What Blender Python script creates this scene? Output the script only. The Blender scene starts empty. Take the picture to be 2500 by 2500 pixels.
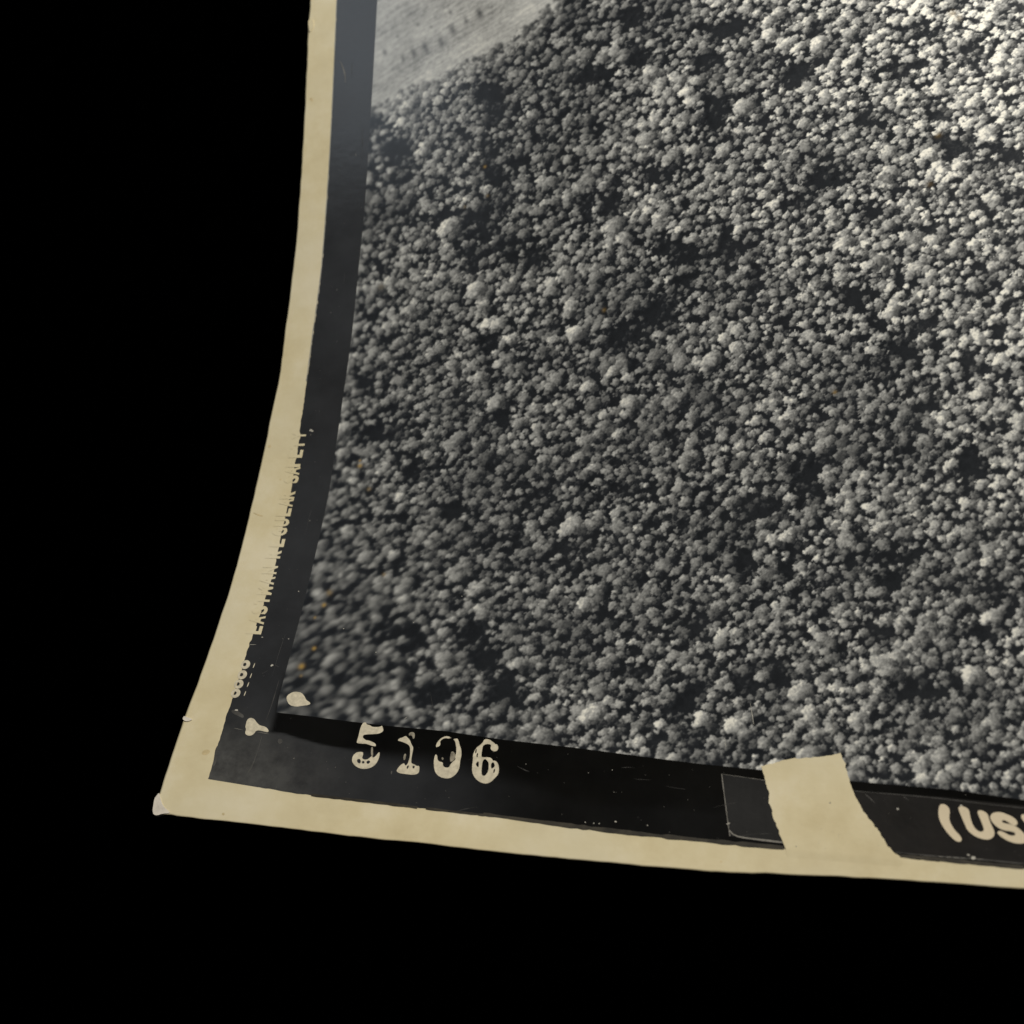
# Close-up of the lower left corner of an old black-and-white aerial print, slightly curled, on black.
import bpy, bmesh, math, random
import numpy as np
from mathutils import Matrix, Vector
from mathutils.geometry import tessellate_polygon

scene = bpy.context.scene
C = scene.collection
MM = 0.001                                           # the print is laid out in millimetres

# ------------------------------------------------------------------ camera, world, lamps, exposure
cam_data = bpy.data.cameras.new('camera'); cam = bpy.data.objects.new('camera', cam_data); C.objects.link(cam)
CAM_LOC = (60.9136, -66.8471, 167.5641)
CAM_ROT = [[0.9294732, 0.0375463, 0.366974], [0.0924587, 0.9393413, -0.3302868], [-0.3571149, 0.3409226, 0.869621]]
cam.matrix_world = Matrix.Translation(Vector(CAM_LOC) * MM) @ Matrix(CAM_ROT).to_4x4()
cam_data.sensor_width = 36.0; cam_data.lens = 49.3119
cam_data.clip_start = 0.005; cam_data.clip_end = 20.0
cam_data.dof.use_dof = True; cam_data.dof.focus_distance = 0.18678; cam_data.dof.aperture_fstop = 30.0
scene.camera = cam

world = bpy.data.worlds.new('World'); scene.world = world; world.use_nodes = True
world.node_tree.nodes['Background'].inputs[0].default_value = (0.9, 0.95, 1.0, 1)
world.node_tree.nodes['Background'].inputs[1].default_value = 0.012

def area_lamp(name, loc, target, size, power, color):
    d = bpy.data.lights.new(name, 'AREA'); d.shape = 'DISK'; d.size = size; d.energy = power; d.color = color
    o = bpy.data.objects.new(name, d); C.objects.link(o); o.location = Vector(loc)
    o.rotation_euler = (Vector(target) - Vector(loc)).to_track_quat('-Z', 'Y').to_euler()
    return o
area_lamp('key_lamp', (0.160, 0.185, 0.200), (0.03, 0.03, 0), 0.08, 1.22, (1.0, 0.95, 0.87))
area_lamp('side_lamp', (-0.098, 0.122, 0.110), (-0.04, 0.07, 0), 0.055, 0.0145, (0.80, 0.90, 1.0))

scene.view_settings.view_transform = 'Standard'; scene.view_settings.look = 'None'
scene.view_settings.exposure = 0.0; scene.view_settings.gamma = 1.0; scene.view_settings.use_curve_mapping = False

# ------------------------------------------------------------------ the curled sheet
TH = 4.121364; KAP = [0.548524, 1.185337, -1.537451, -1.535911, 0.332875]; Z2 = [3.6499, 4.65499, -2.34647]
SG = np.linspace(-200, 160, 1441)
def _profile():
    t = SG / 100.0
    k = (KAP[0] + KAP[1] * t + KAP[2] * t ** 2 + KAP[3] * t ** 3 + KAP[4] * t ** 4) * 1e-2
    k = k * np.clip((SG + 150) / 25, 0, 1)
    ds = SG[1] - SG[0]; phi = np.cumsum(k) * ds; i0 = 800; phi -= phi[i0]
    X = np.cumsum(np.cos(phi)) * ds; Z = np.cumsum(np.sin(phi)) * ds
    return X - X[i0], Z - Z[i0]
PX, PZ = _profile()
def surf(u, v):
    c, s = math.cos(TH), math.sin(TH); uc = u - 50.0; vc = v - 50.0
    a = uc * c + vc * s; b = -uc * s + vc * c
    x = np.interp(a, SG, PX); z = np.interp(a, SG, PZ)
    z = z + Z2[0] * (b / 100) ** 2 + Z2[1] * (b / 100) * (a / 100) + Z2[2] * (b / 100) ** 3
    return np.stack([x * c - b * s, x * s + b * c, z], -1)
def S(u, v, off=0.0):
    """point of the sheet at print position (u, v) mm, lifted off mm along the normal, in metres"""
    u = np.asarray(u, float); v = np.asarray(v, float); h = 0.2
    p = surf(u, v); du = surf(u + h, v) - surf(u - h, v); dv = surf(u, v + h) - surf(u, v - h)
    n = np.cross(du, dv); n /= np.linalg.norm(n, axis=-1, keepdims=True)
    return (p + n * np.asarray(off)[..., None]) * MM

def mesh_np(name, verts, faces, mat, parent, smooth=True):
    """verts (N,3), faces (M,k) with k constant"""
    me = bpy.data.meshes.new(name); verts = np.ascontiguousarray(verts, np.float32).reshape(-1, 3); faces = np.ascontiguousarray(faces, np.int32)
    k = faces.shape[1]
    me.vertices.add(len(verts)); me.vertices.foreach_set('co', verts.ravel())
    me.loops.add(faces.size); me.loops.foreach_set('vertex_index', faces.ravel())
    me.polygons.add(len(faces)); me.polygons.foreach_set('loop_start', np.arange(0, faces.size, k, dtype=np.int32))
    me.update(calc_edges=True)
    me.polygons.foreach_set('use_smooth', np.full(len(faces), smooth))
    for m in (mat if isinstance(mat, (list, tuple)) else [mat]): me.materials.append(m)
    o = bpy.data.objects.new(name, me); C.objects.link(o); o.parent = parent
    return o
def grid_faces(nr, nc):
    i = np.arange(nr * nc).reshape(nr, nc)
    return np.stack([i[:-1, :-1], i[:-1, 1:], i[1:, 1:], i[1:, :-1]], -1).reshape(-1, 4)
def attr(o, name, vals):
    a = o.data.attributes.new(name, 'FLOAT', 'POINT'); a.data.foreach_set('value', np.ascontiguousarray(vals, np.float32).ravel())

def chaikin(p, n=2):
    p = np.array(p, float)
    for _ in range(n):
        q = np.roll(p, -1, 0); p = np.stack([0.75 * p + 0.25 * q, 0.25 * p + 0.75 * q], 1).reshape(-1, 2)
    return p
def flat_part(name, polys, mat, parent, off, thick=0.0, cell=1.6, sm=2, label=None, offs_fn=None):
    """printed or glued shape lying on the sheet: polys = list of (outer, [holes]) in print mm"""
    bm = bmesh.new()
    for outer, holes in polys:
        loops = [chaikin(outer, sm)] + [chaikin(np.mean(h, 0) + (np.array(h) - np.mean(h, 0)) * (1.3 if len(h) < 8 else 1.02), sm) for h in holes]
        flat = [Vector((x, y, 0)) for l in loops for x, y in l]
        tris = tessellate_polygon([[Vector((x, y, 0)) for x, y in l] for l in loops])
        vs = [bm.verts.new(p) for p in flat]
        for t in tris:
            try: bm.faces.new([vs[i] for i in t])
            except ValueError: pass
    us = [v.co.x for v in bm.verts]; ws = [v.co.y for v in bm.verts]
    for ax, arr in ((0, us), (1, ws)):
        g = math.ceil(min(arr) / cell) * cell
        while g < max(arr):
            no = (1, 0, 0) if ax == 0 else (0, 1, 0); co = (g, 0, 0) if ax == 0 else (0, g, 0)
            bmesh.ops.bisect_plane(bm, geom=bm.verts[:] + bm.edges[:] + bm.faces[:], plane_co=co, plane_no=no); g += cell
    bmesh.ops.recalc_face_normals(bm, faces=bm.faces[:])
    for f in bm.faces:
        if f.normal.z < 0: f.normal_flip()
    if thick:
        r = bmesh.ops.extrude_face_region(bm, geom=bm.faces[:]); new = {v for v in r['geom'] if isinstance(v, bmesh.types.BMVert)}
        bm.verts.ensure_lookup_table()
        top = [v in new for v in bm.verts]
    else:
        top = [True] * len(bm.verts)
    co = np.array([v.co[:2] for v in bm.verts]); offs = np.where(top, off, off - thick)
    if offs_fn: offs = np.where(top, offs_fn(co[:, 0], co[:, 1]), -0.05)
    P = S(co[:, 0], co[:, 1], offs)
    for v, p in zip(bm.verts, P): v.co = p
    if thick: bmesh.ops.recalc_face_normals(bm, faces=bm.faces[:])
    me = bpy.data.meshes.new(name); bm.to_mesh(me); bm.free()
    me.materials.append(mat)
    o = bpy.data.objects.new(name, me); C.objects.link(o); o.parent = parent
    if label: o['label'] = label
    return o
def ribbon(name, pts, width, mat, parent, off, taper=True, label=None, wob=0.0):
    """thin line along pts (print mm)"""
    p = np.array(pts, float)
    d = np.r_[0, np.cumsum(np.hypot(*np.diff(p, axis=0).T))]
    n = max(3, int(d[-1] / 0.8) + 2); t = np.linspace(0, d[-1], n)
    q = np.stack([np.interp(t, d, p[:, 0]), np.interp(t, d, p[:, 1])], -1)
    for _ in range(2): q[1:-1] = 0.25 * q[:-2] + 0.5 * q[1:-1] + 0.25 * q[2:]
    tg = np.gradient(q, axis=0); tg /= np.linalg.norm(tg, axis=1, keepdims=True) + 1e-9; nn = np.stack([-tg[:, 1], tg[:, 0]], -1)
    w = np.full(n, width) * (np.sin(np.linspace(0.25, math.pi - 0.25, n)) if taper else 1.0)
    if wob: w = w * (1 + wob * np.random.default_rng(n).normal(0, 1, n).clip(-1.5, 1.5))
    a = q - nn * w[:, None] / 2; b = q + nn * w[:, None] / 2
    V = np.concatenate([a, b]); F = [[i + 1, i, i + n, i + n + 1] for i in range(n - 1)]
    o = mesh_np(name, S(V[:, 0], V[:, 1], off), F, mat, parent)
    if label: o['label'] = label
    return o

# ------------------------------------------------------------------ materials (all node based)
def new_mat(name):
    m = bpy.data.materials.new(name); m.use_nodes = True; nt = m.node_tree
    return m, nt, nt.nodes['Principled BSDF']
def noise(nt, scale, detail=4, rough=0.55, coord=None):
    n = nt.nodes.new('ShaderNodeTexNoise'); n.inputs['Scale'].default_value = scale; n.inputs['Detail'].default_value = detail; n.inputs['Roughness'].default_value = rough
    tc = nt.nodes.new('ShaderNodeTexCoord'); nt.links.new(tc.outputs['Object'], n.inputs['Vector'])
    return n.outputs['Fac']
def ramp(nt, fac, stops):
    r = nt.nodes.new('ShaderNodeValToRGB'); e = r.color_ramp.elements
    while len(e) < len(stops): e.new(0.5)
    for el, (p, c) in zip(e, stops): el.position = p; el.color = (*c, 1)
    nt.links.new(fac, r.inputs[0]); return r.outputs[0]
def mix(nt, fac, a, b, mode='MIX'):
    n = nt.nodes.new('ShaderNodeMix'); n.data_type = 'RGBA'; n.blend_type = mode
    for sock, val in ((n.inputs[0], fac), (n.inputs[6], a), (n.inputs[7], b)):
        if hasattr(val, 'is_linked'): nt.links.new(val, sock)
        elif isinstance(val, (int, float)): sock.default_value = val
        else: sock.default_value = (*val, 1)
    return n.outputs[2]
def gloss(nt, bsdf, rough, spec, bump=0.0, bscale=900):
    bsdf.inputs['Specular IOR Level'].default_value = spec
    n = noise(nt, 60, 5); mr = nt.nodes.new('ShaderNodeMapRange'); nt.links.new(n, mr.inputs[0])
    mr.inputs[1].default_value = 0.3; mr.inputs[2].default_value = 0.7; mr.inputs[3].default_value = rough - 0.05; mr.inputs[4].default_value = rough + 0.06
    nt.links.new(mr.outputs[0], bsdf.inputs['Roughness'])
    if bump:
        b = nt.nodes.new('ShaderNodeBump'); b.inputs['Strength'].default_value = bump; b.inputs['Distance'].default_value = 0.0002
        nt.links.new(noise(nt, bscale, 3), b.inputs['Height']); nt.links.new(b.outputs[0], bsdf.inputs['Normal'])
def flat_mat(name, base, var=0.15, rough=0.35, spec=0.4, scale=400, bump=0.0):
    m, nt, b = new_mat(name)
    lo = tuple(c * (1 - var) for c in base); hi = tuple(min(1, c * (1 + var)) for c in base)
    nt.links.new(ramp(nt, noise(nt, scale, 5, 0.6), [(0.3, lo), (0.7, hi)]), b.inputs['Base Color'])
    gloss(nt, b, rough, spec, bump)
    return m
GR, GS = 0.19, 0.42                                   # gloss of the coated surface
def paper_mat():
    m, nt, b = new_mat('yellowed_paper')
    c = ramp(nt, noise(nt, 95, 6, 0.65), [(0.30, (0.565, 0.48, 0.285)), (0.5, (0.645, 0.565, 0.36)), (0.68, (0.71, 0.64, 0.455))])
    c = mix(nt, ramp(nt, noise(nt, 38, 4), [(0.45, (0, 0, 0)), (0.68, (0.6, 0.6, 0.6))]), c, (0.63, 0.575, 0.41))
    sp = nt.nodes.new('ShaderNodeTexVoronoi'); sp.inputs['Scale'].default_value = 160; tc = nt.nodes.new('ShaderNodeTexCoord'); nt.links.new(tc.outputs['Object'], sp.inputs['Vector'])
    spf = ramp(nt, sp.outputs['Distance'], [(0.03, (0.75,) * 3), (0.085, (0, 0, 0))])
    c = mix(nt, mix(nt, 1.0, spf, ramp(nt, noise(nt, 40, 2), [(0.56, (0, 0, 0)), (0.64, (1, 1, 1))]), 'MULTIPLY'), c, (0.40, 0.29, 0.14))
    nt.links.new(c, b.inputs['Base Color']); gloss(nt, b, 0.42, 0.30, 0.22, 300)
    return m
PAPER = paper_mat()
PATCH = PAPER
RIM = flat_mat('paper_cut_edge', (0.20, 0.125, 0.055), 0.8, 0.8, 0.1, 260)
BACK = flat_mat('paper_back', (0.52, 0.43, 0.29), 0.1, 0.8, 0.1)
TORN = flat_mat('torn_paper_fibre', (0.66, 0.61, 0.525), 0.14, 0.8, 0.1, 700, 0.5)
PRINT_WHITE = flat_mat('print_highlight', (0.60, 0.545, 0.41), 0.20, GR, GS, 1800)
LABEL_WHITE = flat_mat('label_lettering', (0.68, 0.585, 0.42), 0.05, GR, GS, 300)
HALF = flat_mat('print_halftone', (0.26, 0.235, 0.18), 0.6, GR, GS, 1500)
TAPE = flat_mat('dark_film_tape', (0.0095, 0.0095, 0.0092), 0.25, 0.34, 0.45, 250, 0.05)
LABEL = flat_mat('black_label_film', (0.0052, 0.0042, 0.0033), 0.5, 0.34, 0.40, 300, 0.05)
SCRATCH_AND_GLINT = flat_mat('scratched_emulsion_and_glint', (0.20, 0.19, 0.165), 0.45, 0.6, 0.3, 900)  # scratches and dust; also the glints painted on tape and label edges
SCUFF_AND_GLINT = flat_mat('scuffed_emulsion_and_glint', (0.060, 0.058, 0.053), 0.5, 0.6, 0.3, 700)  # scuffs; also the edge highlights painted on the label strip
EDGE_DARK = flat_mat('film_edge_dark_and_shade', (0.030, 0.026, 0.018), 0.6, 0.5, 0.3, 500)  # film edge tone; also the shadow painted below the label strip
EDGE_PALE = flat_mat('film_edge_pale', (0.30, 0.30, 0.27), 0.3, 0.45, 0.3, 300)
STAIN_M = flat_mat('brown_stain', (0.545, 0.445, 0.25), 0.22, 0.5, 0.3, 700)
DUST = flat_mat('dust', (0.48, 0.46, 0.40), 0.3, 0.8, 0.1, 900)
def picture_mat():
    m, nt, b = new_mat('silver_print')
    at = nt.nodes.new('ShaderNodeAttribute'); at.attribute_name = 'tone'
    st = nt.nodes.new('ShaderNodeAttribute'); st.attribute_name = 'stain'
    c = ramp(nt, at.outputs['Fac'], [(0.0, (0.009, 0.0102, 0.0120)), (0.06, (0.0225, 0.0250, 0.0285)), (0.5, (0.385, 0.389, 0.372)), (1.0, (0.88, 0.86, 0.76))])
    c = mix(nt, st.outputs['Fac'], c, (0.41, 0.255, 0.05))
    nt.links.new(c, b.inputs['Base Color']); gloss(nt, b, GR, GS, 0.06, 700)
    return m
PICTURE = picture_mat()
def margin_mat():
    m, nt, b = new_mat('film_base_black')
    at = nt.nodes.new('ShaderNodeAttribute'); at.attribute_name = 'blackness'
    g = ramp(nt, noise(nt, 120, 5, 0.65), [(0.3, (0.021, 0.0222, 0.024)), (0.7, (0.032, 0.0335, 0.036))])
    k = ramp(nt, noise(nt, 160, 4, 0.6), [(0.3, (0.0022, 0.0021, 0.0018)), (0.7, (0.0044, 0.0042, 0.0036))])
    fg = nt.nodes.new('ShaderNodeAttribute'); fg.attribute_name = 'haze_wear'
    w = ramp(nt, noise(nt, 260, 6, 0.7), [(0.33, (0.038, 0.038, 0.037)), (0.62, (0.088, 0.088, 0.084))])
    g = mix(nt, fg.outputs['Fac'], g, w)
    nt.links.new(mix(nt, at.outputs['Fac'], g, k), b.inputs['Base Color']); gloss(nt, b, GR, GS, 0.06, 700)
    return m
MARGIN = margin_mat()
def black_mat():
    m, nt, b = new_mat('black_velvet')
    nt.links.new(ramp(nt, noise(nt, 300), [(0.3, (0.0, 0.0, 0.0)), (0.7, (0.00015, 0.00015, 0.00015))]), b.inputs['Base Color'])
    b.inputs['Roughness'].default_value = 1.0; b.inputs['Specular IOR Level'].default_value = 0.0
    return m
BLACK = black_mat()

# ------------------------------------------------------------------ the black surface underneath
UM, VM = 122.0, 147.0
gu, gv = np.meshgrid(np.linspace(0, UM, 60), np.linspace(0, VM, 60))
zmin = float(S(gu, gv)[..., 2].min()) - 0.0004
bm = bmesh.new()
bmesh.ops.create_grid(bm, x_segments=8, y_segments=8, size=1.2)
for v in bm.verts: v.co.z = zmin
me = bpy.data.meshes.new('table_top'); bm.to_mesh(me); bm.free(); me.materials.append(BLACK)
table = bpy.data.objects.new('table_top', me); C.objects.link(table)
table['kind'] = 'structure'; table['label'] = 'plain black surface under and around the curled print'

# ------------------------------------------------------------------ the photograph
photo = bpy.data.objects.new('aerial_photograph', None); C.objects.link(photo)
photo.empty_display_size = 0.01
photo['label'] = 'curled black-and-white aerial print of dense forest with yellowed border, lying on black'
photo['category'] = 'photograph'

# traced print layout, in millimetres from the lower left corner of the sheet
PAPER_LEFT = [[0.078, 0.013], [-0.304, 4.8], [-0.468, 13.713], [-0.099, 24.92], [0.169, 37.772], [0.1, 50.922], [0.135, 64.257], [0.374, 68.738], [0.127, 77.404], [0.159, 92.66], [0.035, 98.921], [-0.092, 112.145], [-0.275, 129.504], [-0.136, 133.849], [-0.166, 148.849]]
PAPER_BOTTOM = [[0.078, 0.013], [9.862, 0.056], [17.237, 0.077], [20.745, 0.004], [26.427, -0.053], [35.125, 0.004], [47.394, -0.209], [69.394, -0.345], [88.504, 0.204], [105.17, 0.111], [125.17, 0.366]]
WEAR_CORNER = [5.615, 5.545]
MARGIN_LEFT = [[5.615, 5.545], [5.287, 14.659], [5.355, 17.964], [5.395, 26.224], [5.5, 26.617], [5.562, 27.847], [6.128, 37.998], [5.806, 43.161], [5.868, 50.927], [5.544, 54.84], [5.6, 59.849], [5.392, 60.262], [5.287, 61.148], [5.129, 66.396], [5.039, 77.064], [5.185, 87.679], [5.058, 98.345], [4.876, 111.471], [4.74, 133.087], [4.603, 148.087]]
MARGIN_BOTTOM = [[5.615, 5.545], [15.816, 4.975], [19.424, 4.783], [25.207, 4.751], [34.151, 4.449], [46.657, 4.102], [53.587, 3.779], [69.075, 3.27], [79.314, 2.948], [85.542, 2.831], [91.799, 2.711], [105.222, 2.263], [125.222, 1.686]]
IMAGE_LEFT = [[12.067, 16.256], [11.802, 18.506], [11.743, 25.739], [11.786, 38.166], [11.893, 50.883], [11.669, 57.79], [11.558, 66.083], [11.658, 76.565], [11.618, 87.041], [11.798, 97.537], [11.818, 110.496], [12.001, 131.92], [12.09, 146.92]]
IMAGE_BOTTOM = [[12.376, 15.978], [16.469, 15.834], [22.569, 15.508], [27.153, 15.289], [35.632, 15.059], [43.136, 14.398], [52.776, 13.843], [68.3, 12.556], [76.059, 12.089], [86.545, 11.199], [97.628, 10.642], [105.404, 9.795], [125.404, 8.595]]
NUMERALS = [('5', [([[24.276, 15.147], [24.409, 15.486], [24.747, 15.547], [24.925, 15.232], [25.391, 15.194], [25.725, 14.964], [26.353, 14.974], [26.889, 15.086], [27.021, 15.276], [27.355, 14.722], [27.349, 14.432], [26.906, 14.074], [25.823, 13.92], [25.007, 13.82], [24.799, 13.659], [24.832, 13.371], [25.088, 13.175], [25.369, 13.016], [25.677, 13.041], [26.427, 12.812], [26.791, 12.589], [26.863, 12.272], [26.404, 12.307], [25.817, 12.439], [25.442, 12.553], [24.964, 12.514], [24.16, 12.521], [24.161, 12.955], [24.198, 13.684], [24.167, 14.409], [24.205, 14.85]], []), ([[24.593, 11.295], [25.231, 11.385], [25.417, 11.185], [25.416, 10.755], [25.364, 10.536], [25.693, 10.314], [26.159, 10.39], [26.381, 10.623], [26.62, 10.928], [26.821, 10.66], [27.145, 10.901], [27.371, 11.419], [27.55, 11.54], [27.67, 11.016], [27.576, 10.226], [27.301, 9.635], [26.776, 9.235], [26.136, 9.036], [25.37, 9.075], [24.669, 9.404], [24.211, 9.863], [24.075, 10.281], [24.125, 10.788], [24.329, 11.093]], [[[24.847, 10.241], [25.143, 10.302], [25.312, 10.031], [25.235, 9.775], [24.923, 9.926]], [[25.515, 10.049], [25.743, 10.104], [25.861, 9.901], [25.649, 9.775]], [[26.158, 10.105], [26.403, 10.233], [26.58, 10.07], [26.401, 9.805], [26.207, 9.895]]])]), ('1', [([[29.578, 13.305], [29.783, 13.642], [30.169, 13.777], [30.526, 14.053], [30.851, 13.827], [31.231, 13.498], [31.503, 13.021], [31.698, 12.752], [31.877, 12.552], [31.931, 12.132], [31.928, 11.497], [31.989, 10.728], [32.111, 10.317], [32.501, 10.243], [32.887, 10.029], [33.213, 10.09], [33.365, 9.371], [33.237, 9.012], [32.675, 8.792], [31.787, 8.822], [30.756, 8.874], [30.361, 9.121], [30.4, 9.405], [30.662, 9.918], [31.056, 10.302], [31.22, 10.175], [31.381, 9.907], [31.623, 10.207], [31.668, 10.632], [31.718, 11.199], [31.619, 11.826], [31.501, 12.383], [31.325, 12.724], [30.968, 12.946], [30.372, 13.15], [29.934, 13.26]], [[[31.578, 9.783], [31.768, 10.009], [31.838, 9.839], [31.731, 9.551]], [[32.333, 9.915], [32.511, 10.034], [32.648, 9.87], [32.492, 9.648]]])]), ('0', [([[34.96, 11.529], [35.042, 11.826], [35.272, 11.669], [35.441, 11.1], [35.687, 10.858], [36.204, 10.81], [36.294, 10.354], [36.561, 10.144], [36.959, 10.117], [37.18, 10.278], [37.258, 10.6], [37.514, 11.022], [37.803, 11.274], [37.661, 11.726], [37.714, 12.192], [37.634, 12.766], [37.382, 13.505], [37.205, 13.843], [36.948, 14.001], [37.483, 14.182], [37.71, 13.876], [38.006, 13.198], [38.248, 12.808], [38.431, 12.127], [38.454, 11.551], [38.428, 11.089], [38.507, 10.52], [38.46, 9.886], [38.182, 9.293], [37.764, 8.861], [37.187, 8.672], [36.565, 8.708], [35.957, 8.946], [35.479, 9.368], [35.175, 10.037], [34.986, 10.834]], []), ([[34.904, 12.75], [34.846, 13.098], [34.98, 13.576], [35.273, 13.977], [35.645, 14.266], [36.076, 14.4], [36.523, 14.295], [36.398, 14.052], [36.018, 14.103], [35.687, 14.046], [35.419, 13.811], [35.273, 13.537], [35.397, 13.341], [35.374, 13.018], [35.122, 12.854]], [])]), ('6', [([[40.945, 13.793], [41.043, 14.204], [41.357, 14.338], [41.822, 14.251], [42.204, 13.987], [42.385, 13.911], [42.65, 13.669], [42.866, 13.711], [43.103, 13.296], [43.059, 12.893], [42.701, 12.699], [42.286, 12.844], [42.071, 13.117], [42.124, 13.465], [41.979, 13.657], [41.53, 13.657], [41.161, 13.519], [41.034, 13.281], [41.028, 12.993], [41.037, 12.304], [41.117, 11.851], [41.508, 11.849], [41.944, 11.907], [42.405, 11.824], [42.747, 11.448], [42.902, 11.515], [43.141, 11.418], [43.482, 11.044], [43.668, 10.434], [43.7, 9.759], [43.351, 9.227], [42.948, 8.691], [42.4, 8.369], [41.782, 8.435], [41.122, 8.723], [40.583, 9.248], [40.261, 9.793], [40.106, 10.637], [40.073, 11.436], [39.95, 12.116], [40.069, 12.699], [40.276, 13.116], [40.615, 13.427]], [[[41.598, 11.655], [41.848, 11.501], [42.182, 11.182], [42.289, 10.564], [42.288, 9.941], [42.083, 9.53], [41.939, 9.406], [41.656, 9.442], [41.487, 9.769], [41.372, 10.727], [41.372, 11.354]], [[40.668, 11.077], [40.841, 11.203], [40.942, 10.64], [40.847, 10.547], [40.571, 10.841]], [[42.568, 11.038], [42.786, 11.223], [43.027, 10.786], [42.747, 10.483], [42.608, 10.643]], [[43.004, 10.275], [43.149, 10.398], [43.162, 10.003], [43.017, 9.88]], [[40.438, 12.207], [40.584, 12.331], [40.592, 11.815], [40.471, 11.864]], [[40.181, 12.707], [40.279, 12.944], [40.342, 12.43], [40.214, 12.364]]])])]
NUMERAL_HALFTONE = {'0': [[[36.996, 12.258], [37.253, 12.392], [37.596, 12.068], [37.726, 11.384], [37.448, 11.075], [37.148, 10.88], [37.016, 11.564]], [[35.098, 13.555], [35.306, 13.95], [35.65, 14.237], [36.079, 14.383], [36.495, 14.293], [36.747, 14.163], [36.37, 14.051], [36.016, 14.115], [35.678, 14.092], [35.385, 13.838], [35.239, 13.564]], [[35.869, 11.364], [36.07, 11.495], [36.226, 11.275], [36.098, 11.062]]], '1': [[[30.868, 14.399], [31.166, 14.634], [31.59, 14.593], [31.765, 14.248], [31.765, 13.75], [31.568, 13.7], [31.453, 14.084], [31.117, 14.203], [31.011, 14.052]], [[30.868, 11.485], [31.075, 11.643], [31.183, 11.298], [31.186, 10.805], [31.015, 10.651], [30.872, 10.991]]], '5': [[[26.24, 12.114], [26.497, 12.207], [26.838, 10.733], [26.535, 10.85]]]}
FIDUCIALS = [[[12.949, 18.003], [12.893, 18.577], [13.479, 19.119], [14.038, 19.244], [14.852, 19.14], [15.422, 18.607], [15.744, 18.118], [16.48, 17.766], [16.366, 17.45], [15.35, 17.228], [14.621, 17.026], [13.598, 17.19]], [[8.355, 13.802], [8.313, 14.559], [8.693, 14.911], [9.275, 14.774], [9.788, 14.252], [10.38, 13.865], [11.116, 13.807], [11.721, 13.361], [11.767, 12.99], [11.209, 13.063], [10.457, 13.181], [10.009, 13.075], [9.9, 12.626], [9.525, 12.276], [8.925, 12.28], [8.584, 12.624], [8.613, 13.131], [8.387, 13.489]]]
EDGE_TEXT = [('Y', 6.392, 59.759), ('T', 6.433, 58.202), ('E', 6.41, 56.716), ('F', 6.373, 55.165), ('A', 6.456, 53.883), ('S', 6.524, 52.537), ('R', 6.467, 49.918), ('A', 6.472, 48.645), ('L', 6.475, 47.106), ('U', 6.515, 45.437), ('G', 6.501, 43.905), ('E', 6.555, 42.112), ('R', 6.413, 40.253), ('N', 6.44, 37.745), ('A', 6.448, 36.036), ('M', 6.509, 34.4), ('T', 6.5, 32.832), ('S', 6.542, 31.337), ('A', 6.557, 29.742), ('E', 6.574, 28.167)]
EDGE_RINGS = [[5.737, 22.75], [5.714, 21.172], [5.613, 19.726], [5.582, 18.318]]
EDGE_TICKS = [[[6.883, 22.338], [6.967, 23.105], [7.079, 23.061], [7.029, 22.349]], [[6.875, 20.742], [6.955, 21.505], [7.067, 21.462], [7.019, 20.753]], [[6.851, 19.4], [6.929, 20.16], [7.04, 20.117], [6.995, 19.412]], [[6.8, 18.009], [6.874, 18.766], [6.985, 18.724], [6.943, 18.022]]]
TAPE_POLY = [[71.461, 11.387], [74.203, 11.125], [76.727, 10.854], [77.655, 7.463], [79.143, 3.614], [75.907, 3.778], [72.938, 3.96], [72.368, 6.654]]
TAPE_GLINTS = [([[71.461, 11.387], [74.203, 11.125], [76.665, 10.851]], 0.05), ([[71.461, 11.387], [71.961, 8.815], [72.647, 5.397], [72.962, 3.962]], 0.08), ([[72.825, 4.648], [72.995, 4.027], [74.673, 3.861], [79.083, 3.611]], 0.17)]
LABEL_POLY = [[85.782, 10.154], [96.693, 9.765], [105.388, 9.158], [107.925, 8.902], [107.731, 2.542], [105.233, 2.748], [101.001, 3.035], [94.051, 3.168], [91.569, 3.249], [90.025, 4.593], [87.461, 7.745]]
LABEL_GLINTS = [([[86.99, 10.063], [94.014, 9.746], [96.692, 9.578], [101.082, 9.207], [105.382, 8.886]], 0.06, 0), ([[91.658, 3.254], [94.051, 3.146], [99.885, 3.015], [101.0, 2.99], [105.234, 2.793]], 0.1, 0), ([[96.245, 3.071], [101.001, 3.035]], 0.08, 1)]
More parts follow.
